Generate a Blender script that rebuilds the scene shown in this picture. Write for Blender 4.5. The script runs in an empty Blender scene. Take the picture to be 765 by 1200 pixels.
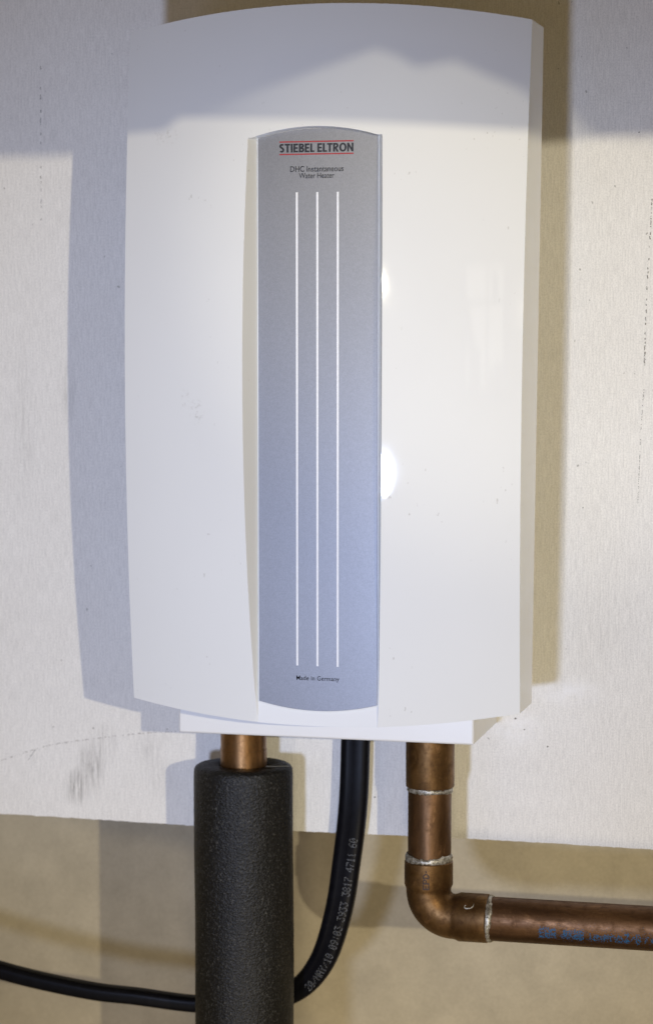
import bpy, bmesh, math, random
from mathutils import Vector, Matrix

random.seed(11)
S = 0.001                                   # the scene is written in millimetres
scene = bpy.context.scene
COL = scene.collection

# ------------------------------------------------------------------ camera
F_PX, W_PX, H_PX = 2750.0, 765.0, 1200.0
YAW, PITCH = math.radians(14.0362), math.radians(4.4911)
cd = bpy.data.cameras.new('camera')
cd.sensor_fit = 'VERTICAL'
cd.sensor_height = 36.0
cd.sensor_width = 36.0 * W_PX / H_PX
cd.lens = F_PX / H_PX * 36.0
cd.clip_start, cd.clip_end = 0.02, 50
cam = bpy.data.objects.new('camera', cd)
COL.objects.link(cam)
cam.location = (0.29416, -1.27663, 0.09526)
cam.rotation_euler = (math.pi/2 - PITCH, 0, YAW)
scene.camera = cam
cd.dof.use_dof = True
cd.dof.focus_distance = 1.215
cd.dof.aperture_fstop = 9.0

# ------------------------------------------------------------------ light
world = bpy.data.worlds.new('World')
scene.world = world
world.use_nodes = True
bg = world.node_tree.nodes['Background']
bg.inputs['Color'].default_value = (1.0, 0.765, 0.41, 1)
bg.inputs['Strength'].default_value = 0.185

def lamp(kind, name, loc, target, power, color, radius, angle=None, blend=0.3):
    l = bpy.data.lights.new(name, kind)
    l.energy, l.color = power, color
    if kind == 'SPOT':
        l.shadow_soft_size = radius
        l.spot_size = math.radians(angle)
        l.spot_blend = blend
    elif kind == 'AREA':
        l.shape, l.size, l.size_y = 'RECTANGLE', radius[0], radius[1]
    o = bpy.data.objects.new(name, l)
    COL.objects.link(o)
    o.location = Vector(loc) * S
    d = (Vector(target) - Vector(loc))
    o.rotation_euler = d.to_track_quat('-Z', 'Y').to_euler()
    return o

# lamps assumed from the shadows: bare warm bulb to the right, cool hand lamp close to the camera, warm lamp above it
lamp('SPOT', 'warm_bulb', (1150, -2000, 240), (0, 0, 0), 79, (1.0, .895, .65), .010, 60)
lamp('SPOT', 'cool_hand_lamp', (36, -1200, -140), (-60, 0, -5), 34, (.52, .63, .95), .034, 44, 1.0)
lamp('SPOT', 'warm_lamp', (24, -1250, 218), (96, 0, 128), 10.8, (1.0, .925, .70), .006, 18.5, .8)
lamp('AREA', 'added_reflection_light', (760, -2000, 160), (80, -100, 60), .26, (1.0, .95, .85), (.26, .36))  # added dim area lamp for the cover's faint reflection, no known source there
lamp('AREA', 'assumed_left_light', (-310, -1280, -150), (-10, -40, -40), .9, (.36, .50, 1.0), (.32, .52))  # assumed blue light on the left, placed to tint panel and copper highlights
lamp('SPOT', 'lower_wall_fill', (320, -1450, -980), (20, 148, -480), 44, (1.0, .87, .66), .12, 30, 1.0)  # added soft fill to brighten the lower wall, no known lamp stands there

scene.view_settings.view_transform = 'Standard'
scene.view_settings.look = 'None'
scene.view_settings.exposure = 0.0
scene.view_settings.gamma = 1.0
scene.render.engine = 'CYCLES'

# ------------------------------------------------------------------ materials
def mat(name):
    m = bpy.data.materials.new(name)
    m.use_nodes = True
    nt = m.node_tree
    b = nt.nodes['Principled BSDF']
    return m, nt, b

class N:
    """small node helper"""
    def __init__(self, nt):
        self.nt = nt
        self.tc = nt.nodes.new('ShaderNodeTexCoord')
    def _set(self, sock, v):
        if hasattr(v, 'is_output') or isinstance(v, bpy.types.NodeSocket):
            self.nt.links.new(v, sock)
        else:
            sock.default_value = v
    def mapping(self, scale=(1, 1, 1), loc=(0, 0, 0), rot=(0, 0, 0)):
        n = self.nt.nodes.new('ShaderNodeMapping')
        self.nt.links.new(self.tc.outputs['Object'], n.inputs['Vector'])
        n.inputs['Scale'].default_value = scale
        n.inputs['Location'].default_value = loc
        n.inputs['Rotation'].default_value = rot
        return n.outputs['Vector']
    def noise(self, vec, scale, detail=4, rough=.6, dist=0):
        n = self.nt.nodes.new('ShaderNodeTexNoise')
        self.nt.links.new(vec, n.inputs['Vector'])
        n.inputs['Scale'].default_value = scale
        n.inputs['Detail'].default_value = detail
        n.inputs['Roughness'].default_value = rough
        n.inputs['Distortion'].default_value = dist
        return n.outputs['Fac']
    def ramp(self, fac, stops, interp='LINEAR'):
        n = self.nt.nodes.new('ShaderNodeValToRGB')
        self.nt.links.new(fac, n.inputs['Fac'])
        n.color_ramp.interpolation = interp
        els = n.color_ramp.elements
        while len(els) < len(stops): els.new(.5)
        for e, (p, c) in zip(els, stops):
            e.position = p
            e.color = (c, c, c, 1) if isinstance(c, (int, float)) else (*c, 1)
        return n.outputs['Color']
    def mix(self, fac, a, b, blend='MIX'):
        n = self.nt.nodes.new('ShaderNodeMix')
        n.data_type = 'RGBA'
        n.blend_type = blend
        def put(s, v):
            if isinstance(v, bpy.types.NodeSocket): self.nt.links.new(v, s)
            elif isinstance(v, (int, float)): s.default_value = v
            else: s.default_value = (*v, 1)
        put(n.inputs[0], fac)
        put(n.inputs[6], a)
        put(n.inputs[7], b)
        return n.outputs[2]
    def math(self, op, a, b=None, clamp=False):
        n = self.nt.nodes.new('ShaderNodeMath')
        n.operation = op
        n.use_clamp = clamp
        for s, v in zip(n.inputs, (a, b)):
            if v is None: continue
            self._set(s, v)
        return n.outputs[0]
    def blob(self, centre, radius):
        """1 at the centre of an ellipsoid, 0 at its rim (object space, metres)"""
        v = self.mapping(tuple(1/(r*S) for r in radius),
                         tuple(-c/r for c, r in zip(centre, radius)))
        n = self.nt.nodes.new('ShaderNodeVectorMath')
        n.operation = 'LENGTH'
        self.nt.links.new(v, n.inputs[0])
        return self.math('SUBTRACT', 1.0, n.outputs['Value'], True)
    def bump(self, b, h, strength, dist=.001):
        n = self.nt.nodes.new('ShaderNodeBump')
        n.inputs['Strength'].default_value = strength
        n.inputs['Distance'].default_value = dist
        self.nt.links.new(h, n.inputs['Height'])
        self.nt.links.new(n.outputs['Normal'], b.inputs['Normal'])

def m_board():
    m, nt, b = mat('painted_board')
    n = N(nt)
    thread = n.noise(n.mapping((1250, 400, 105)), 1.0, 3, .75)        # fine upright brush and grain lines
    grain = n.noise(n.mapping(), 1100, 2, .8)
    long = n.noise(n.mapping((330, 50, 16)), 1.0, 4, .65)
    soft = n.noise(n.mapping(), 9, 4, .6)
    c = n.ramp(soft, [(.3, (.84, .815, .765)), (.7, (.89, .87, .825))])
    c = n.mix(.48, c, n.ramp(thread, [(.3, .66), (.62, 1.0)]), 'MULTIPLY')
    c = n.mix(.45, c, n.ramp(grain, [(.3, .60), (.60, 1.0)]), 'MULTIPLY')
    c = n.mix(n.math('MULTIPLY', n.ramp(long, [(.60, 0.0), (.78, 1.0)]), .11), c, (.48, .43, .37))
    # rubbed-in dirt
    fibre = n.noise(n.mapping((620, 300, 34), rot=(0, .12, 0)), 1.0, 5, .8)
    for cen, rad, k in (((-175, 0, -172), (9, 400, 13), 1.5), ((-166, 0, -160), (10, 400, 18), 1.3), ((-158, 0, -146), (9, 400, 14), .7),
                        ((-124, 0, -165), (12, 400, 14), .4), ((-130, 0, -147), (10, 400, 14), .5), ((-178, 0, 58), (6, 400, 20), .6),
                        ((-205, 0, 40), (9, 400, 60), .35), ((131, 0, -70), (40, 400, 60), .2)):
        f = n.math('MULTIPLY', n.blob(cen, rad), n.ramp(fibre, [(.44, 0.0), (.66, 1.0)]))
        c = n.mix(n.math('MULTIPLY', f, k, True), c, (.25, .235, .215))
    # white glow painted into the board colour at the heater's lower right corner
    for cen, rad, k in (((112, 0, -105), (22, 400, 10), .8), ((84, 0, -126), (17, 400, 12), .8)):
        f = n.math('MULTIPLY', n.blob(cen, rad), n.ramp(n.noise(n.mapping(), 160, 4), [(.35, .2), (.6, 1.0)]))
        c = n.mix(n.math('MULTIPLY', f, k, True), c, (.86, .855, .85))
    speck = n.noise(n.mapping((1, 1, .7)), 330, 1, .5)
    c = n.mix(n.math('MULTIPLY', n.ramp(speck, [(.775, 0.0), (.80, 1.0)]), .6), c, (.16, .14, .11))
    nt.links.new(c, b.inputs['Base Color'])
    b.inputs['Roughness'].default_value = .72
    b.inputs['Specular IOR Level'].default_value = .25
    n.bump(b, n.math('ADD', thread, n.math('MULTIPLY', grain, .6)), .22, .0004)
    return m

def m_concrete():
    m, nt, b = mat('tan_plaster')
    n = N(nt)
    big = n.noise(n.mapping(), 7, 5, .55)
    mid = n.noise(n.mapping(), 40, 5, .6)
    fine = n.noise(n.mapping(), 800, 3, .7)
    c = n.ramp(big, [(.3, (.43, .375, .275)), (.7, (.54, .48, .36))])
    c = n.mix(.6, c, n.ramp(mid, [(.3, .74), (.7, 1.0)]), 'MULTIPLY')
    stain = n.noise(n.mapping((1, 1, .45)), 11, 5, .65, .8)
    c = n.mix(n.math('MULTIPLY', n.ramp(stain, [(.52, 0.0), (.68, 1.0)]), .22), c, (.22, .18, .125))
    c = n.mix(.5, c, n.ramp(fine, [(.3, .68), (.7, 1.0)]), 'MULTIPLY')
    nt.links.new(c, b.inputs['Base Color'])
    b.inputs['Roughness'].default_value = .9
    b.inputs['Specular IOR Level'].default_value = .15
    n.bump(b, mid, .25, .002)
    return m

def m_white(name='white_gloss_plastic', base=(.785, .785, .76), rough=.016):
    m, nt, b = mat(name)
    n = N(nt)
    soft = n.noise(n.mapping(), 14, 3)
    dirt = n.noise(n.mapping((1, 1, .6)), 420, 2, .5)
    c = n.mix(.25, base, n.ramp(soft, [(.3, .93), (.7, 1.0)]), 'MULTIPLY')
    k = n.math('MULTIPLY', n.ramp(dirt, [(.70, 0.0), (.745, 1.0)]),
               n.ramp(n.noise(n.mapping(), 22, 2), [(.52, 0.0), (.66, .55)]))
    c = n.mix(k, c, (.42, .39, .35))
    for cen, rad, kk in (((-64, -118, 52), (5, 60, 8), .5), ((-83, -108, 194), (9, 60, 6), .4), ((-70, -116, 59), (4, 60, 6), .35)):
        f = n.math('MULTIPLY', n.blob(cen, rad), n.ramp(n.noise(n.mapping(), 520, 2), [(.50, 0.0), (.66, 1.0)]))
        c = n.mix(n.math('MULTIPLY', f, kk, True), c, (.40, .37, .32))
    nt.links.new(c, b.inputs['Base Color'])
    r = n.ramp(n.noise(n.mapping(), 30, 4), [(.3, rough), (.75, rough + .05)])
    nt.links.new(r, b.inputs['Roughness'])
    b.inputs['IOR'].default_value = 1.5
    n.bump(b, n.noise(n.mapping(), 900, 2), .015, .0003)
    return m

def m_silver():
    m, nt, b = mat('silver_lacquer')
    n = N(nt)
    fl = n.noise(n.mapping(), 1900, 2, .8)
    fl2 = n.noise(n.mapping(), 620, 2, .7)
    c = n.ramp(fl, [(.32, (.205, .203, .208)), (.68, (.255, .254, .258))])
    c = n.mix(.25, c, n.ramp(fl2, [(.3, .8), (.7, 1.0)]), 'MULTIPLY')
    nt.links.new(c, b.inputs['Base Color'])
    b.inputs['Metallic'].default_value = .55
    b.inputs['Roughness'].default_value = .38
    n.bump(b, fl, .05, .0003)
    return m

def m_flat(name, c, rough=.5, metal=0.0, spec=.4):
    m, nt, b = mat(name)
    n = N(nt)
    v = n.mix(.35, c, n.ramp(n.noise(n.mapping(), 700, 2), [(.3, .7), (.7, 1.0)]), 'MULTIPLY')
    nt.links.new(v, b.inputs['Base Color'])
    b.inputs['Roughness'].default_value = rough
    b.inputs['Metallic'].default_value = metal
    b.inputs['Specular IOR Level'].default_value = spec
    return m

def m_copper(name, c1, c2, stretch, rough=.36, dark=.35):
    m, nt, b = mat(name)
    n = N(nt)
    tar = n.noise(n.mapping(stretch), 1.0, 6, .65, .4)
    spot = n.noise(n.mapping(), 190, 5, .7)
    patch = n.noise(n.mapping(tuple(s*.8 + 12 for s in stretch)), 1.0, 5, .7, 1.2)
    fine = n.noise(n.mapping(tuple(s*6 for s in stretch)), 1.0, 3, .7)
    c = n.ramp(tar, [(.34, c1), (.64, c2)])
    c = n.mix(n.math('MULTIPLY', n.ramp(spot, [(.50, 0.0), (.66, 1.0)]), dark), c, (.055, .026, .011))
    c = n.mix(n.math('MULTIPLY', n.ramp(patch, [(.52, 0.0), (.68, 1.0)]), dark*1.3, True), c, (.085, .040, .013))
    c = n.mix(n.math('MULTIPLY', n.ramp(patch, [(.30, 1.0), (.40, 0.0)]), .5), c, (.46, .25, .12))
    c = n.mix(.45, c, n.ramp(fine, [(.3, .55), (.66, 1.0)]), 'MULTIPLY')
    nt.links.new(c, b.inputs['Base Color'])
    b.inputs['Metallic'].default_value = .88
    r = n.ramp(spot, [(.3, rough), (.7, rough + .2)])
    nt.links.new(r, b.inputs['Roughness'])
    n.bump(b, fine, .12, .0004)
    return m

def m_solder():
    m, nt, b = mat('solder')
    n = N(nt)
    s = n.noise(n.mapping(), 520, 4, .7)
    c = n.ramp(s, [(.34, (.10, .085, .06)), (.5, (.36, .335, .28)), (.68, (.66, .64, .58))])
    nt.links.new(c, b.inputs['Base Color'])
    b.inputs['Metallic'].default_value = .7
    b.inputs['Roughness'].default_value = .42
    n.bump(b, s, .7, .0006)
    return m

def m_foam():
    m, nt, b = mat('charcoal_foam')
    n = N(nt)
    v = nt.nodes.new('ShaderNodeTexVoronoi')
    nt.links.new(n.mapping(), v.inputs['Vector'])
    v.inputs['Scale'].default_value = 800
    s = n.noise(n.mapping(), 760, 3, .8)
    c = n.ramp(s, [(.42, (.0015, .0015, .0015)), (.56, (.006, .0058, .005)), (.74, (.085, .081, .071))])
    nt.links.new(c, b.inputs['Base Color'])
    b.inputs['Roughness'].default_value = .5
    b.inputs['Specular IOR Level'].default_value = .36
    n.bump(b, n.math('ADD', s, n.math('MULTIPLY', v.outputs['Distance'], .7)), .75, .0005)
    return m

def m_rubber():
    m, nt, b = mat('black_cable_sheath')
    n = N(nt)
    s = n.noise(n.mapping(), 260, 4, .6)
    c = n.ramp(s, [(.3, (.0025, .0025, .0035)), (.75, (.005, .005, .007))])
    nt.links.new(c, b.inputs['Base Color'])
    b.inputs['Roughness'].default_value = .36
    b.inputs['Specular IOR Level'].default_value = .11
    n.bump(b, s, .08, .0005)
    return m

def m_wood():
    m, nt, b = mat('sawn_timber')
    n = N(nt)
    g = n.noise(n.mapping((6, 60, 90)), 1.0, 5, .6)
    nt.links.new(n.ramp(g, [(.3, (.30, .19, .10)), (.7, (.44, .31, .18))]), b.inputs['Base Color'])
    b.inputs['Roughness'].default_value = .8
    return m

M_BOARD, M_WALL, M_WHITE, M_SILVER = m_board(), m_concrete(), m_white(), m_silver()
M_BOX = m_white('white_satin_plastic', (.77, .76, .735), .3)
M_EDGE = m_flat('cut_board_edge', (.36, .31, .24), .9)
M_INK = m_flat('black_print', (.012, .012, .016), .55)
M_RED = m_flat('red_print', (.36, .025, .028), .5)
M_STRIPE = m_flat('white_print', (.86, .86, .87), .45)
M_CU_V = m_copper('copper_tube', (.11, .058, .026), (.23, .124, .058), (60, 60, 18))
M_CU_STUB = m_copper('bright_copper_tube', (.18, .090, .032), (.29, .155, .062), (60, 60, 18), .28, .3)
M_CU_F = m_copper('copper_fitting', (.115, .060, .022), (.23, .128, .049), (55, 55, 40), .36, .55)
M_CU_H = m_copper('tarnished_copper_tube', (.08, .040, .020), (.18, .095, .045), (12, 70, 70), .38, .5)
M_SOLDER, M_FOAM, M_RUBBER, M_WOOD = m_solder(), m_foam(), m_rubber(), m_wood()
M_BLUE = m_flat('blue_ink', (.016, .095, .22), .6)
M_GREY = m_flat('grey_ink', (.24, .25, .26), .6)
M_SLIT = m_flat('foam_cut', (.15, .145, .13), .7)
M_STAMP = m_flat('stamped_mark', (.045, .022, .012), .6)
M_SCUFF = m_flat('scuff', (.13, .115, .095), .9)
M_SCRATCH = m_flat('faint_scuff', (.42, .39, .35), .9)

# ------------------------------------------------------------------ helpers
def link_mesh(name, verts, faces, material, parent=None, smooth=None, mm=True, bevel=0, seg=2):
    me = bpy.data.meshes.new(name)
    k = S if mm else 1
    me.from_pydata([(v[0]*k, v[1]*k, v[2]*k) for v in verts], [], faces)
    return link_me(name, me, material, parent, smooth, bevel, seg)

def link_me(name, me, material, parent=None, smooth=None, bevel=0, seg=2, fix=True):
    if fix:
        bm = bmesh.new(); bm.from_mesh(me)
        bmesh.ops.recalc_face_normals(bm, faces=bm.faces)
        bm.to_mesh(me); bm.free()
    me.materials.append(material)
    o = bpy.data.objects.new(name, me)
    COL.objects.link(o)
    if parent: o.parent = parent
    if smooth is not None:
        for p in me.polygons: p.use_smooth = True
        me.set_sharp_from_angle(angle=math.radians(smooth))
    if bevel:
        md = o.modifiers.new('bevel', 'BEVEL')
        md.width, md.segments = bevel*S, seg
        md.limit_method, md.angle_limit = 'ANGLE', math.radians(32)
        md.harden_normals = False
    return o

def thing(name, label, cat, loc=(0, 0, 0), group=None):
    o = bpy.data.objects.new(name, None)
    COL.objects.link(o)
    o.empty_display_size = .02
    o['label'], o['category'] = label, cat
    if group: o['group'] = group
    return o

def box(x0, x1, y0, y1, z0, z1):
    v = [(x, y, z) for z in (z0, z1) for y in (y0, y1) for x in (x0, x1)]
    f = [(0, 1, 3, 2), (4, 6, 7, 5), (0, 4, 5, 1), (2, 3, 7, 6), (0, 2, 6, 4), (1, 5, 7, 3)]
    return v, f

def lathe_x(profile, centre, axis, n=56):
    """rings (along-axis position, radius) round an axis; ends capped by the profile itself"""
    a = Vector(axis).normalized()
    e1 = Vector((0, -1, 0)) if abs(a.y) < .9 else Vector((1, 0, 0))
    e2 = a.cross(e1)
    c = Vector(centre)
    V, Fc = [], []
    for s, r in profile:
        for i in range(n):
            t = 2*math.pi*i/n
            V.append(c + a*s + (e1*math.cos(t) + e2*math.sin(t))*r)
    for j in range(len(profile)-1):
        for i in range(n):
            k = (i+1) % n
            Fc.append((j*n+i, j*n+k, (j+1)*n+k, (j+1)*n+i))
    return V, Fc

def sweep(path, radii, n=40, up=(0, -1, 0), cap=True):
    """path points; radii (in-plane, depth) per point; ellipse sections"""
    P = [Vector(p) for p in path]
    V, Fc = [], []
    u = Vector(up)
    for i, p in enumerate(P):
        t = (P[min(i+1, len(P)-1)] - P[max(i-1, 0)]).normalized()
        side = t.cross(u).normalized()
        dep = side.cross(t).normalized()
        a, b = radii[i]
        for k in range(n):
            w = 2*math.pi*k/n
            V.append(p + side*math.cos(w)*a + dep*math.sin(w)*b)
    for j in range(len(P)-1):
        for i in range(n):
            k = (i+1) % n
            Fc.append((j*n+i, j*n+k, (j+1)*n+k, (j+1)*n+i))
    if cap:
        Fc.append(tuple(range(n))[::-1])
        Fc.append(tuple((len(P)-1)*n+i for i in range(n)))
    return V, Fc

def smooth_path(pts, sub=14):
    """Catmull-Rom through the given tuples (any length)"""
    out = []
    Q = [pts[0]] + list(pts) + [pts[-1]]
    for i in range(1, len(Q)-2):
        for s in range(sub):
            t = s/sub
            out.append(tuple(.5*((2*b) + (c-a)*t + (2*a-5*b+4*c-d)*t*t + (3*b-a-3*c+d)*t**3)
                             for a, b, c, d in zip(Q[i-1], Q[i], Q[i+1], Q[i+2])))
    out.append(tuple(pts[-1]))
    return out

def text_mesh(body, bold=0.0, spacing=1.0):
    cu = bpy.data.curves.new('lettering_curve', 'FONT')
    cu.body = body
    cu.size = 1.0
    cu.offset = bold
    cu.space_character = spacing
    cu.resolution_u = 4
    o = bpy.data.objects.new('lettering_curve', cu)
    COL.objects.link(o)
    dg = bpy.context.evaluated_depsgraph_get()
    dg.update()
    me = bpy.data.meshes.new_from_object(o.evaluated_get(dg))
    bpy.data.objects.remove(o)
    bpy.data.curves.remove(cu)
    return me

def text_on_plane(name, body, x0, x1, zb, zt, y, material, parent, bold=0.0, spacing=1.0, thick=.12):
    me = text_mesh(body, bold, spacing)
    xs = [v.co.x for v in me.vertices]; ys = [v.co.y for v in me.vertices]
    a, b, c, d = min(xs), max(xs), min(ys), max(ys)
    for v in me.vertices:
        X = x0 + (v.co.x-a)/(b-a)*(x1-x0)
        Z = zb + (v.co.y-c)/(d-c)*(zt-zb)
        v.co = (X*S, -y*S, Z*S)
    bm = bmesh.new(); bm.from_mesh(me)
    for f in bm.faces:
        f.normal_update()
    ext = bmesh.ops.extrude_face_region(bm, geom=bm.faces[:])
    bmesh.ops.translate(bm, vec=(0, -thick*S, 0), verts=[e for e in ext['geom'] if isinstance(e, bmesh.types.BMVert)])
    bmesh.ops.recalc_face_normals(bm, faces=bm.faces)
    bm.to_mesh(me); bm.free()
    return link_me(name, me, material, parent)

# 5 x 7 dot letters for print on round things
DOT = {
 '0': ['01110','10001','10011','10101','11001','10001','01110'], '1': ['00100','01100','00100','00100','00100','00100','01110'],
 '2': ['01110','10001','00001','00010','00100','01000','11111'], '3': ['11111','00010','00100','00010','00001','10001','01110'],
 '4': ['00010','00110','01010','10010','11111','00010','00010'], '6': ['00110','01000','10000','11110','10001','10001','01110'],
 '7': ['11111','00001','00010','00100','01000','01000','01000'], '8': ['01110','10001','10001','01110','10001','10001','01110'],
 '9': ['01110','10001','10001','01111','00001','00010','01100'], '/': ['00000','00001','00010','00100','01000','10000','00000'],
 ':': ['00000','00100','00100','00000','00100','00100','00000'], 'M': ['10001','11011','10101','10101','10001','10001','10001'],
 'A': ['01110','10001','10001','11111','10001','10001','10001'], 'Y': ['10001','10001','01010','00100','00100','00100','00100'],
 'E': ['11111','10000','10000','11110','10000','10000','11111'], 'P': ['11110','10001','10001','11110','10000','10000','10000'],
 'D': ['11100','10010','10001','10001','10001','10010','11100'], 'B': ['11110','10001','10001','11110','10001','10001','11110'],
 'L': ['10000','10000','10000','10000','10000','10000','11111'], 'K': ['10001','10010','10100','11000','10100','10010','10001'],
 'R': ['11110','10001','10001','11110','10100','10010','10001'], 'U': ['10001','10001','10001','10001','10001','10001','01110'],
 'N': ['10001','11001','10101','10011','10001','10001','10001'], 'C': ['01110','10001','10000','10000','10000','10001','01110'],
 'e': ['00000','00000','01110','10001','11111','10000','01110'], 'n': ['00000','00000','11110','10001','10001','10001','10001'],
 'o': ['00000','00000','01110','10001','10001','10001','01110'], 'u': ['00000','00000','10001','10001','10001','10011','01101'],
 '.': ['00000','00000','00000','00000','00000','01100','01100'], '-': ['00000','00000','00000','01110','00000','00000','00000'],
 ' ': ['00000']*7 }

def dots(text):
    """(column, row-up) of every inked dot; one letter is 6 columns wide"""
    out = []
    for i, ch in enumerate(text):
        for r, row in enumerate(DOT[ch]):
            for c, bit in enumerate(row):
                if bit == '1': out.append((i*6+c, 6-r))
    return out

def dot_print(name, spots, material, parent):
    """spots: (point, normal, tangent, half length, half height): thin six-sided flecks lying on a surface"""
    V, Fc = [], []
    for p, nrm, t, a, b in spots:
        s = nrm.cross(t).normalized()
        base = len(V)
        for k in range(6):
            w = math.pi*k/3
            V.append(p + t*math.cos(w)*a + s*math.sin(w)*b)
        Fc.append(tuple(base+k for k in range(6)))
    me = bpy.data.meshes.new(name)
    me.from_pydata([tuple(v*S) for v in V], [], Fc)
    return link_me(name, me, material, parent, fix=False)

# ------------------------------------------------------------------ the wall behind and the board
v, f = box(-1600, 1700, 148, 260, -1500, 1500)
o = link_mesh('back_wall', v, f, M_WALL); o['kind'] = 'structure'

board = thing('wall_board', 'off white painted board on the wall behind the heater, its rough lower edge uncovered', 'wall board')
nx = 700
top_z = 900
prof = []
for i in range(nx+1):
    x = -700 + 1400*i/nx
    z = -190.6 + .5*math.sin(x*.021) + random.uniform(-.16, .16) + (random.uniform(-.5, .3) if random.random() < .07 else 0)
    prof.append((x, z))
V, Fc = [], []
for x, z in prof:
    V += [(x, 0, z), (x, 0, top_z), (x, 14, top_z), (x, 14, z - .4)]
for i in range(nx):
    for k in range(4):
        q = (k+1) % 4
        Fc.append((i*4+k, i*4+q, (i+1)*4+q, (i+1)*4+k))
Fc += [(0, 1, 2, 3), tuple(nx*4+k for k in (3, 2, 1, 0))]
link_mesh('face_sheet', V, Fc, M_BOARD, board)

def scuff(name, pts, w, gap, mt):
    """a broken scratch made of short thin flakes on the board face"""
    V, Fc = [], []
    P = smooth_path(pts, 40)
    for i in range(len(P)-1):
        if random.random() < gap: continue
        a, b = Vector((P[i][0], -.15, P[i][1])), Vector((P[i+1][0], -.15, P[i+1][1]))
        t = (b-a).normalized(); s = t.cross(Vector((0, 1, 0)))
        w0, w1 = w*random.uniform(.3, 1.1), w*random.uniform(.3, 1.1)
        k = len(V)
        j = s*random.uniform(-w, w)*.6
        V += [a-s*w0+j, b-s*w1+j, b+s*w1+j, a+s*w0+j]
        Fc.append((k, k+1, k+2, k+3))
    return link_mesh(name, V, Fc, mt, board)

scuff('scratch_mark', [(-225, -159.5), (-207, -153), (-190.7, -147.8), (-159, -142), (-130, -138), (-112.4, -136.4)], .30, .6, M_SCRATCH)
scuff('scratch_mark', [(-205, -157.5), (-201.5, -152.5), (-200, -151)], .22, .4, M_SCUFF)
scuff('crack_line', [(155.4, 165), (154.6, 148), (152.9, 110.9), (152.2, 75)], .30, .55, M_SCUFF)
scuff('crack_line', [(152.0, 62), (150.6, 38), (149.8, 14), (149.4, 0)], .16, .5, M_SCUFF)
scuff('scratch_mark', [(-193, 250), (-193.4, 200), (-193.6, 150)], .2, .75, M_SCUFF)
spots = []
for x, z, r in [(3.1, -169.2, 1.1), (-12.7, -166, .6), (-165, -42, .5), (-189, -137, .7), (119.5, -3, .7), (121, 22, .5), (148, 200, .7),
                (83, -121, 1.0), (85.5, -117, .9), (88, -127, .8), (90.5, -110.5, .8), (82, -115, .7), (101, -136, .9), (-150, 250, .6), (141, 245, .6), (104, 235, .5), (-190, 230, .5)]:
    spots.append((Vector((x, -.15, z)), Vector((0, -1, 0)), Vector((1, 0, .4)).normalized(), r*.6, r*random.uniform(.3, .55)))
dot_print('dirt_speck', spots, M_SCUFF, board)

# ------------------------------------------------------------------ the water heater
heater = thing('water_heater', 'white wall mounted water heater with rounded glossy cover and tall silver panel', 'water heater')

ZT_SIDE, ZB_SIDE = 248.8, -102.0
FLOOR = 110.6
def lobe_depth(x, z):
    return 96 + 17*(1-min(1.15, (x/104)**2)) + 13*(1-((z-75)/180)**2)
def z_top(x):  return 258.4 - 9.6*((x+1)/106)**2
def z_bot(x):  return -110.6 + 8.6*((x+2)/104.5)**2
def z_arch(x): return 196.6 - 5.0*((x+1)/33)**2            # upper end of the channel
def edge_l(z): t = (z-75)/176; return -34.2 - 4.1*max(0, 1-t*t) ** .9 + .4*t
def edge_r(z): t = (z-70)/180; return 30.3 + 4.3*max(0, 1-t*t) ** .8 + .7*t
def side_l(z): return -106.6 - .4*(z-75)/175*-1
def side_r(z): return 103.3 + 1.9*(z-75)/175

NL, NW, NF = 26, 4, 14
cols = []                                    # (segment, fraction)
for i in range(NL): cols.append(('L', i/NL))
for i in range(NW): cols.append(('LW', i/NW))
for i in range(NF): cols.append(('F', i/NF))
for i in range(NW): cols.append(('RW', i/NW))
for i in range(NL+1): cols.append(('R', i/NL))
nom = {'L': (-106.6, -36.5), 'LW': (-36.5, -34.0), 'F': (-34.0, 30.4), 'RW': (30.4, 33.0), 'R': (33.0, 103.3)}
NT, NB = 16, 76
rows = [('T', j/NT) for j in range(NT+1)] + [('B', j/NB) for j in range(NB+1)]
V, Fc = [], []
for jr, (rs, rv) in enumerate(rows):
    for (seg, u) in cols:
        xn = nom[seg][0] + (nom[seg][1]-nom[seg][0])*u
        xa = max(-34.5, min(31.0, xn))
        za = z_arch(xa)
        if abs(xn-xa) > 0:                   # lobes: keep the dividing row level beside the channel
            za = z_arch(xa) + (0 if abs(xn) < 34 else 0)
        if rs == 'T': z = z_top(xn) + (za - z_top(xn))*rv
        else:         z = za + (z_bot(xn) - za)*rv
        if rs == 'B' and rv == 0: z -= .35
        a = {'L': side_l(z), 'LW': edge_l(min(z, 192)), 'F': -33.9, 'RW': 30.2, 'R': edge_r(min(z, 191))}[seg]
        b = {'L': edge_l(min(z, 192)), 'LW': -33.9, 'F': 30.2, 'RW': edge_r(min(z, 191)), 'R': side_r(z)}[seg]
        x = a + (b-a)*u
        d = lobe_depth(x, z)
        if rs == 'B':
            if seg == 'F' or (seg == 'RW' and u == 0): d = min(d, FLOOR)
            elif seg == 'LW':
                dl = lobe_depth(a, z); d = dl + (min(dl, FLOOR)-dl)*u
            elif seg == 'RW':
                dl = lobe_depth(b, z); d = min(dl, FLOOR) + (dl-min(dl, FLOOR))*u
        V.append((x, -d, z))
nc = len(cols)
for j in range(len(rows)-1):
    for i in range(nc-1):
        Fc.append((j*nc+i, j*nc+i+1, (j+1)*nc+i+1, (j+1)*nc+i))
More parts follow.
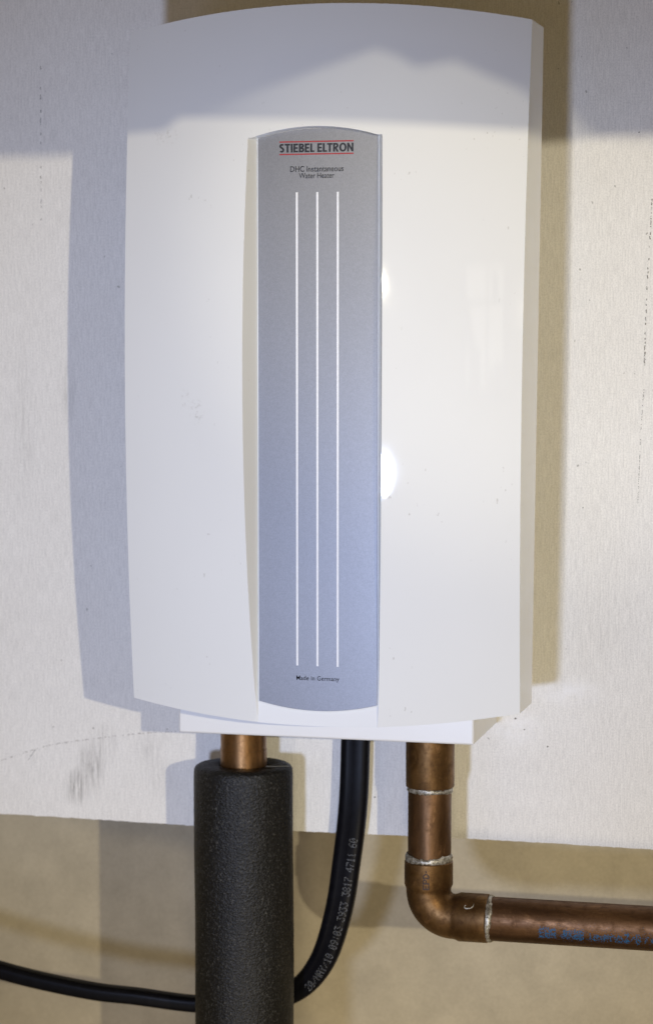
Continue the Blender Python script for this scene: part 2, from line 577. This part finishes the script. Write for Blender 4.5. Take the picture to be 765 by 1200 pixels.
# skirt: go back to the rear rim, then in
nr = len(rows)
ring = [i for i in range(nc)] + [j*nc+nc-1 for j in range(1, nr)] + [(nr-1)*nc+i for i in range(nc-2, -1, -1)] + [j*nc for j in range(nr-2, 0, -1)]
REAR = 61
def add_ring(fn):
    k = len(V)
    for idx in ring: V.append(fn(V[idx]))
    return list(range(k, k+len(ring)))
def bridge(A, B):
    for i in range(len(A)):
        k = (i+1) % len(A)
        Fc.append((A[i], A[k], B[k], B[i]))
r1 = add_ring(lambda p: (p[0]*1.002, -REAR, p[2] + (p[2]-75)*.002))
r2 = add_ring(lambda p: (p[0]*.965, -REAR, 75 + (p[2]-75)*.979))
r3 = add_ring(lambda p: (p[0]*.965, -REAR-14, 75 + (p[2]-75)*.979))
bridge(ring, r1); bridge(r1, r2); bridge(r2, r3)
Fc.append(tuple(r3))
cover = link_mesh('cover', V, Fc, M_WHITE, heater, smooth=28, bevel=.55, seg=3)

# back box that carries the cover
v, f = box(-89.6, 72.8, -72, -0.2, -124.0, 232)
link_mesh('back_box', v, f, M_BOX, heater, smooth=30, bevel=1.1, seg=3)

# silver panel
def panel_outline(g):
    """closed outline of the inlay, grown by g mm"""
    L, R = -33.1 - g, 29.7 + g
    pts = []
    for i in range(25):
        x = L + (R-L)*i/24
        pts.append((x, 196.15 + g - 5.0*((x+1)/33)**2))
    for i in range(25):
        x = R + (L-R)*i/24
        pts.append((x, -102.4 - g + 4.3*((x+1.5)/32)**2))
    return pts
def inlay(name, g, y0, y1, mt, parent, bevel):
    P = panel_outline(g); n = len(P)
    V = [(x, -y0, z) for x, z in P] + [(x, -y1, z) for x, z in P]
    Fc = [tuple(range(n)), tuple(range(n, 2*n))[::-1]] + [(i, (i+1) % n, n+(i+1) % n, n+i) for i in range(n)]
    return link_mesh(name, V, Fc, mt, parent, bevel=bevel, seg=2)
PY = 111.8
panel = inlay('front_panel', 0, FLOOR-.6, PY, M_SILVER, heater, .12)
inlay('panel_rim', .62, FLOOR-.6, PY-.35, M_WHITE, panel, .2)
T = PY + .04

# heavy upright capitals drawn as ribbons: (advance, pieces); a piece is a polygon or a centre line with a stroke width
ST = .225
def arc(cx, cz, rx, rz, a0, a1, k=12):
    return [(cx+rx*math.cos(math.radians(a0+(a1-a0)*i/k)), cz+rz*math.sin(math.radians(a0+(a1-a0)*i/k))) for i in range(k+1)]
def rect(x0, x1, z0, z1): return ('P', [(x0, z0), (x1, z0), (x1, z1), (x0, z1)])
H_ = ST*.86
GLY = {
 'I': (.24, [rect(0, ST, 0, 1)]),
 'L': (.43, [rect(0, ST, 0, 1), rect(ST, .49, 0, H_)]),
 'E': (.56, [rect(0, ST, 0, 1), rect(ST, .54, 0, H_), rect(ST, .50, .5-H_/2, .5+H_/2), rect(ST, .54, 1-H_, 1)]),
 'T': (.62, [rect(.31-ST/2, .31+ST/2, 0, 1-H_), rect(0, .62, 1-H_, 1)]),
 'N': (.72, [rect(0, ST*.95, 0, 1), rect(.72-ST*.95, .72, 0, 1), ('P', [(ST*.95, 1), (ST*.95, .58), (.72-ST*.95, 0), (.72-ST*.95, .42)])]),
 'O': (.84, [('S', arc(.42, .5, .42-ST/2, .5-H_/2+.01, 0, 360, 36))]),
 'S': (.56, [('S', arc(.29, .735, .19, .165, 35, 270, 14)[:-1] + arc(.27, .295, .185, .19, 75, -150, 14))]),
 'B': (.62, [rect(0, ST, 0, 1), ('S', [(ST, 1-H_/2), (.30, 1-H_/2)] + arc(.32, .745, .17, .255-H_/2, 80, -80, 10) + [(.30, .49), (ST, .49)]),
             ('S', [(ST, .47), (.32, .47)] + arc(.34, .275, .18, .275-H_/2, 70, -80, 10) + [(.32, H_/2), (ST, H_/2)])]),
 'R': (.64, [rect(0, ST, 0, 1), ('S', [(ST, 1-H_/2), (.30, 1-H_/2)] + arc(.33, .715, .18, .285-H_/2, 80, -80, 10) + [(.30, .43), (ST, .43)]),
             ('P', [(ST+.02, .42), (.42, .42), (.66, 0), (.39, 0)])]),
 ' ': (.26, []) }
def ribbon(line, w):
    closed = (line[0][0]-line[-1][0])**2 + (line[0][1]-line[-1][1])**2 < 1e-8
    out = []
    for i, p in enumerate(line):
        a = line[i-1] if i else (line[-2] if closed else p)
        b = line[i+1] if i < len(line)-1 else (line[1] if closed else p)
        dx, dz = b[0]-a[0], b[1]-a[1]
        l = math.hypot(dx, dz) or 1
        # strokes are a little thinner where they run level
        k = w*(.86 + .14*abs(dz/l))/2
        out.append(((p[0]-dz/l*k, p[1]+dx/l*k), (p[0]+dz/l*k, p[1]-dx/l*k)))
    return [[out[i][0], out[i][1], out[i+1][1], out[i+1][0]] for i in range(len(out)-1)]
def logo(body, x0, x1, zb, zt, y, gap=.062):
    total = sum(GLY[c][0]+gap for c in body) - gap
    kx, kz = (x1-x0)/total, zt-zb
    V, Fc, pen, lay = [], [], 0, 0
    for c in body:
        adv, pieces = GLY[c]
        for q, (kind, data) in enumerate(pieces):
            lift = .03 + .02*q
            for poly in ([data] if kind == 'P' else ribbon(data, ST)):
                b0 = len(V); m = len(poly)
                for px, pz in poly: V.append((x0+(pen+px)*kx, -y-lift, zb+pz*kz))
                Fc.append(tuple(range(b0, b0+m)))
        pen += adv + gap
    return V, Fc
v, f = logo('STIEBEL ELTRON', -21.7, 17.0, 184.15, 188.55, T)
link_mesh('brand_lettering', v, f, M_INK, panel)
for z in (189.5, 183.2):
    v, f = box(-21.7, 17.1, -T-.1, -T, z-.33, z+.33)
    link_mesh('red_line', v, f, M_RED, panel)
text_on_plane('model_lettering', 'DHC Instantaneous', -16.0, 11.9, 174.3, 177.2, T, M_INK, panel, bold=.004)
text_on_plane('model_lettering', 'Water Heater', -11.4, 7.0, 171.0, 173.7, T, M_INK, panel, bold=.004)
text_on_plane('origin_lettering', 'Made in Germany', -13.0, 9.7, -87.2, -84.2, T, M_INK, panel, bold=.004, spacing=1.05)
for x in (-12.55, -1.8, 8.9):
    v, f = box(x-.52, x+.52, -T-.15, -T, -79.0, 164.0)
    link_mesh('white_stripe', v, f, M_STRIPE, panel)

# ------------------------------------------------------------------ left outlet: copper stub in foam
stub = thing('copper_pipe', 'short copper pipe stub entering black foam sleeve under the heater', 'pipe')
SX, SY = -62.3, -40
v, f = lathe_x([(0, 0), (0, 12.7), (-14, 12.7), (-14.01, 12.9), (-40, 12.9), (-400, 12.9), (-400, 0)], (SX, SY, -123), (0, 0, 1))
link_mesh('tube', v, f, M_CU_STUB, stub, smooth=40)
v, f = lathe_x([(0, 12.6), (.3, 13.4), (1.6, 13.6), (2.4, 12.6)], (SX, SY, -127.4), (0, 0, 1))
link_mesh('solder_joint', v, f, M_SOLDER, stub, smooth=60)

sleeve = thing('pipe_insulation', 'thick black foam insulation sleeve around the left copper pipe', 'pipe insulation')
V, Fc = [], []
n = 180
R0, RI, ZT, ZB = 27.4, 13.1, -146.2, -520
prof = [(RI, ZB), (RI, ZT-1.0), (RI+.8, ZT), (R0-3.5, ZT+.2), (R0-1.2, ZT-.5), (R0-.2, ZT-2), (R0, ZT-5)] + [(R0, ZT-5-i*4) for i in range(1, 92)]
for r, z in prof:
    for i in range(n):
        a = 2*math.pi*i/n
        w = 0 if r < R0-6 else .22*math.sin(a*3+z*.02) + .12*math.sin(a*7-z*.05) + random.uniform(-.10, .10)
        V.append((SX+(r+w)*math.cos(a), SY+(r+w)*math.sin(a), z + (random.uniform(-.12, .12) if z > ZT-3 else 0)))
for j in range(len(prof)-1):
    for i in range(n):
        k = (i+1) % n
        Fc.append((j*n+i, j*n+k, (j+1)*n+k, (j+1)*n+i))
link_mesh('foam_tube', V, Fc, M_FOAM, sleeve, smooth=60)
# slit across the rim where the sleeve was cut open
seam = []
for i in range(12):
    a = math.radians(-6 + i*1.1)
    r = RI + .8 + (R0-RI-2.2)*i/11
    seam.append((SX + r*math.cos(a), SY + r*math.sin(a) - 2, ZT+.25))
v, f = sweep(seam, [(.25, .25)]*len(seam), 8)
link_mesh('slit_edge', v, f, M_SLIT, sleeve, smooth=60)

# ------------------------------------------------------------------ right inlet: copper pipe with elbow
pipe = thing('copper_pipe', 'tarnished copper water pipe with soldered elbow running off to the right', 'pipe')
PX, PYD, HZ = 43.4, -45.0, -223.2
RC, RT = 13.15, 11.75
v, f = lathe_x([(0, 0), (0, RC), (-28.0, RC), (-28.6, RC-.15), (-28.9, RC-.6), (-28.9, RT-.8)], (PX+.6, PYD, -123.5), (0, 0, 1), 72)
link_mesh('coupling', v, f, M_CU_F, pipe, smooth=40)
v, f = lathe_x([(0, RT), (-60, RT)], (PX+.4, PYD, -140), (0, 0, 1), 72)
link_mesh('tube', v, f, M_CU_V, pipe, smooth=40)

def solder(centre, axis, r, w, rough=.25):
    n = 72
    V, Fc = [], []
    a = Vector(axis); e1 = Vector((0, -1, 0)); e2 = a.cross(e1)
    prof = [(-.5, -.4), (-.42, .45), (-.15, .85), (.15, .75), (.42, .3), (.5, -.4)]
    ph = random.random()*6
    for i in range(n):
        t = 2*math.pi*i/n
        wob = 1 + rough*math.sin(3*t+ph) + random.uniform(-.18, .18)
        sh = .35*math.sin(2*t+ph) + random.uniform(-.15, .15)
        for s, h in prof:
            V.append(Vector(centre) + a*(s*w*wob+sh) + (e1*math.cos(t)+e2*math.sin(t))*(r+h*(.8+random.uniform(-.15, .15))))
    m = len(prof)
    for i in range(n):
        k = (i+1) % n
        for s in range(m-1):
            Fc.append((i*m+s, i*m+s+1, k*m+s+1, k*m+s))
    return link_mesh('solder_joint', V, Fc, M_SOLDER, pipe, smooth=70)
solder((PX+.5, PYD, -153.6), (0, 0, 1), RT, 3.1)
solder((PX+.1, PYD, -191.4), (0, 0, 1), RT+.5, 3.8)

# elbow: sockets at both ends, slightly slimmer bend between
RB = 14.0                                    # bend radius: tight, the sockets almost meet inside
z0 = -193.0
cx0, zs = PX + RB, HZ + RB
RE = RC - 1.0                                # the bend is a little slimmer than its sockets
path = [(PX, z0), (PX, z0), (PX, z0-.5), (PX, zs+3.4), (PX, zs+1.2), (PX, zs)]
rad = [RT-.6, RC-.5, RC, RC+.05, RE+.15, RE]
NH = len(path)
for i in range(1, 28):
    a = math.pi + (math.pi/2)*i/28
    path.append((cx0 + RB*math.cos(a), zs + RB*math.sin(a)))
    rad.append(RE)
X0 = PX + RB
tail = [(X0, HZ), (X0+1.2, HZ), (X0+3.4, HZ), (76.0, HZ), (76.5, HZ), (76.6, HZ)]
path += tail
rad += [RE, RE+.15, RC+.05, RC, RC-.5, RT-.6]
# sections kept square to the run
V, Fc = [], []
n = 72
for i, ((x, z), r) in enumerate(zip(path, rad)):
    if i < NH: t = Vector((0, 0, -1))
    elif i >= len(path)-len(tail): t = Vector((1, 0, 0))
    else:
        a = math.pi + (math.pi/2)*(i-NH+1)/28
        t = Vector((-math.sin(a), 0, math.cos(a)))
    sd = Vector((0, -1, 0)); s2 = t.cross(sd)
    for k in range(n):
        w = 2*math.pi*k/n
        V.append(Vector((x, PYD, z)) + sd*math.cos(w)*r + s2*math.sin(w)*r)
for j in range(len(path)-1):
    for i in range(n):
        k = (i+1) % n
        Fc.append((j*n+i, j*n+k, (j+1)*n+k, (j+1)*n+i))
elbow = link_mesh('elbow', V, Fc, M_CU_F, pipe, smooth=40)
solder((77.6, PYD, HZ), (1, 0, 0), RT+.35, 3.3)
v, f = lathe_x([(0, RT+.1), (620, RT+.1)], (70, PYD, HZ), (1, 0, 0), 72)
link_mesh('tube', v, f, M_CU_H, pipe, smooth=40)
# drip of solder on the socket
drip = smooth_path([(69.9, -213.4), (69.6, -214.6), (68.0, -215.4), (66.0, -215.6), (65.0, -215.0), (65.6, -214.2)], 6)
pts = []
for x, z in drip:
    dz = z - HZ
    pts.append((x, PYD - math.sqrt(max(0, (RC+.1)**2 - dz*dz)), z))
v, f = sweep(pts, [(.12 + .3*math.sin(math.pi*min(1, i/len(pts))), .25) for i in range(len(pts))], 8, up=(0, -.8, .6))
link_mesh('solder_drip', v, f, M_SOLDER, pipe, smooth=60)

def on_pipe(x, s, r):                        # s = arc length above the front line of the horizontal pipe
    a = s/r
    nrm = Vector((0, -math.cos(a), math.sin(a)))
    return Vector((x, PYD, HZ)) + nrm*(r+.05), nrm
spots = []
scale = .44
xx = 106.0
for word, wx, sc, drop in (('EBR', 106.2, .52, .08), ('/', 118.0, .45, .3), ('RKBB', 119.0, .47, .1), ('uneno.', 133.0, .60, .18), ('3/8', 151.3, .50, .15), ('/', 161.4, .55, .2), ('4B', 165.5, .55, .15), ('DE NL', 174, .5, .2)):
    for c, r in dots(word):
        for k in range(4):
            if random.random() < drop + .12: continue
            x = wx + c*sc + random.gauss(0, .28)
            s = -3.0 + (r-3)*.78 + random.gauss(0, .46) - (wx-106)*.012
            p, nrm = on_pipe(x, s, RT+.1)
            spots.append((p, nrm, Vector((1, 0, 0)), .30, .24))
for k in range(420):                         # overspray round the worn print
    x = random.uniform(105, 172); s = random.gauss(-3.3, 2.6)
    p, nrm = on_pipe(x, s, RT+.1)
    spots.append((p, nrm, Vector((1, 0, 0)), random.uniform(.1, .22), .12))
dot_print('ink_print', spots, M_BLUE, pipe)

def on_socket(s, z, r=RC):                   # s = arc to the right of the line facing the front
    a = s/r
    nrm = Vector((math.sin(a), -math.cos(a), 0))
    return Vector((PX, PYD, 0)) + nrm*(r+.05) + Vector((0, 0, z)), nrm
spots = []
for c, r in dots('EPD') + [(18.5, 3), (19.2, 3)]:
    p, nrm = on_socket(1.2 - (r-3)*.48, -206.0 + c*.5)
    spots.append((p, nrm, Vector((0, 0, 1)), .50, .40))
dot_print('stamped_lettering', spots, M_STAMP, elbow)

# ------------------------------------------------------------------ the cable
cable = thing('power_cable', 'flat black power cable hanging from the heater and curving left behind the sleeve', 'cable')
cp = [(-4.8, -12, -110, 8.1, 4.6), (-5.3, -12, -137.1, 8.1, 4.6), (-6.5, -12, -170.1, 8.1, 4.6), (-10.2, -10, -200, 8.0, 4.6), (-16.2, -8, -235, 7.8, 4.8),
      (-27.2, -4, -265.5, 7.3, 5.0), (-45.4, 0, -285.0, 6.3, 5.4), (-75.1, 4, -294.5, 5.2, 5.6), (-104.5, 2, -296.3, 4.6, 5.8), (-138, -2, -293.2, 4.6, 6),
      (-169, -5, -290.6, 4.7, 6), (-221, -8, -281.5, 4.7, 6), (-300, -8, -262, 4.7, 6), (-420, -8, -225, 4.7, 6)]
sp = smooth_path(cp, 16)
P = [Vector(p[:3]) for p in sp]
V, Fc = [], []
n = 48
for i, p in enumerate(P):
    t = (P[min(i+1, len(P)-1)] - P[max(i-1, 0)]).normalized()
    side = t.cross(Vector((0, -1, 0))).normalized(); dep = side.cross(t).normalized()
    a, b = sp[i][3], sp[i][4]
    for k in range(n):
        w = 2*math.pi*k/n
        cw, sw = math.cos(w), math.sin(w)
        e = .62                                # squarish oval with a shallow groove along its face
        x = math.copysign(abs(cw)**e, cw)*a
        y = math.copysign(abs(sw)**e, sw)*b
        y *= 1 - .10*math.exp(-((x/a-.25)/.16)**2)*min(1, (a-4.6)/3)
        V.append(p + side*x + dep*y)
for j in range(len(P)-1):
    for i in range(n):
        k = (i+1) % n
        Fc.append((j*n+i, j*n+k, (j+1)*n+k, (j+1)*n+i))
Fc += [tuple(range(n))[::-1], tuple((len(P)-1)*n+i for i in range(n))]
link_mesh('sheath', V, Fc, M_RUBBER, cable, smooth=60)

# white dot print running up the cable
msg = '20/MAY/10 09:03 3933 3817 4711 60'
L = [0]
for i in range(1, len(P)): L.append(L[-1] + (P[i]-P[i-1]).length)
def at(s):
    for i in range(1, len(P)):
        if L[i] >= s:
            k = (s-L[i-1])/(L[i]-L[i-1])
            t = (P[i]-P[i-1]).normalized()
            return P[i-1].lerp(P[i], k), t, [sp[i-1][q]+(sp[i][q]-sp[i-1][q])*k for q in (3, 4)]
def s_of(z):
    for i in range(1, len(P)):
        if P[i].z <= z: return L[i]
s_top, s_bot = s_of(-187.0), s_of(-277.0)
pitch = (s_bot - s_top)/(len(msg)*6)
spots = []
for c, r in dots(msg):
    if random.random() < .04: continue
    s = s_bot - c*pitch
    p, t, (a, b) = at(s)
    side = t.cross(Vector((0, -1, 0))).normalized(); dep = side.cross(t).normalized()
    if dep.y > 0: dep = -dep
    right = side if side.x > 0 else -side
    off = a*.40 - (r-3)*.66
    xr = min(.999, abs(off)/a)
    e = .62
    y = b*(1-xr**(2/e))**(e/2)
    y *= 1 - .0
    slope = .35*max(0, off/a)
    spots.append((p + right*off + dep*(y+.06), (dep+right*slope).normalized(), t, .20, .20))
dot_print('dot_lettering', spots, M_GREY, cable)

# ------------------------------------------------------------------ added unseen blocker, lower edge shaped to cast the shade on the upper wall
lower = [(-260, 190), (-60, 200), (-50, 204), (-25, 211.5), (3, 220), (27, 228), (34, 225.5), (39, 222.3), (45, 223.2), (50, 224.2), (59, 220), (69, 215.7), (79, 207), (112, 204), (150, 205),
         (184, 207.5), (220, 207.5), (228, 214), (300, 210), (380, 206), (433, 211), (700, 212), (900, 212)]
V, Fc = [], []
for x, z in lower:
    V += [(x, -610, z), (x, -610, 420), (x, -575, 420), (x, -575, z)]
for i in range(len(lower)-1):
    for k in range(4):
        q = (k+1) % 4
        Fc.append((i*4+k, i*4+q, (i+1)*4+q, (i+1)*4+k))
m = (len(lower)-1)*4
Fc += [(0, 1, 2, 3), (m+3, m+2, m+1, m)]
o = link_mesh('shade_blocker', V, Fc, M_WOOD); o['kind'] = 'structure'

# unseen slabs added to break up the added area lamp's reflection in the cover
nrm = (Vector((80, -100, 60)) - Vector((760, -2000, 160))).normalized()
tx = Vector((-nrm.y, nrm.x, 0)).normalized() * -1
tz = nrm.cross(tx); tz = tz if tz.z > 0 else -tz
def slab(cx, cz, hx, hz, tilt=0, off=30, th=10):
    o = Vector((760, -2000, 160)) + nrm*off
    ct, st = math.cos(tilt), math.sin(tilt)
    q = []
    for d in (0, th):
        for a, b in ((-hx, -hz), (hx, -hz), (hx, hz), (-hx, hz)):
            q.append(o + tx*(cx + a*ct - b*st) + tz*(cz + a*st + b*ct) + nrm*d)
    return q, [(0, 1, 2, 3), (4, 7, 6, 5), (0, 4, 5, 1), (1, 5, 6, 2), (2, 6, 7, 3), (3, 7, 4, 0)]
V, Fc = [], []
for args in ((0, 196, 160, 14), (0, -196, 160, 16), (-146, 0, 14, 182), (146, 0, 14, 182), (18, 0, 9, 182), (0, 70, 132, 8),
             (-70, -120, 40, 60, .0, 42), (-100, -20, 26, 150, .42, 54), (70, 120, 20, 40, .1, 42), (95, -140, 26, 40, -.1, 42), (50, -150, 13, 30, 0, 42)):
    v, f = slab(*args)
    k = len(V); V += v; Fc += [tuple(i+k for i in q) for q in f]
o = link_mesh('reflection_slabs', V, Fc, M_WOOD); o['kind'] = 'structure'
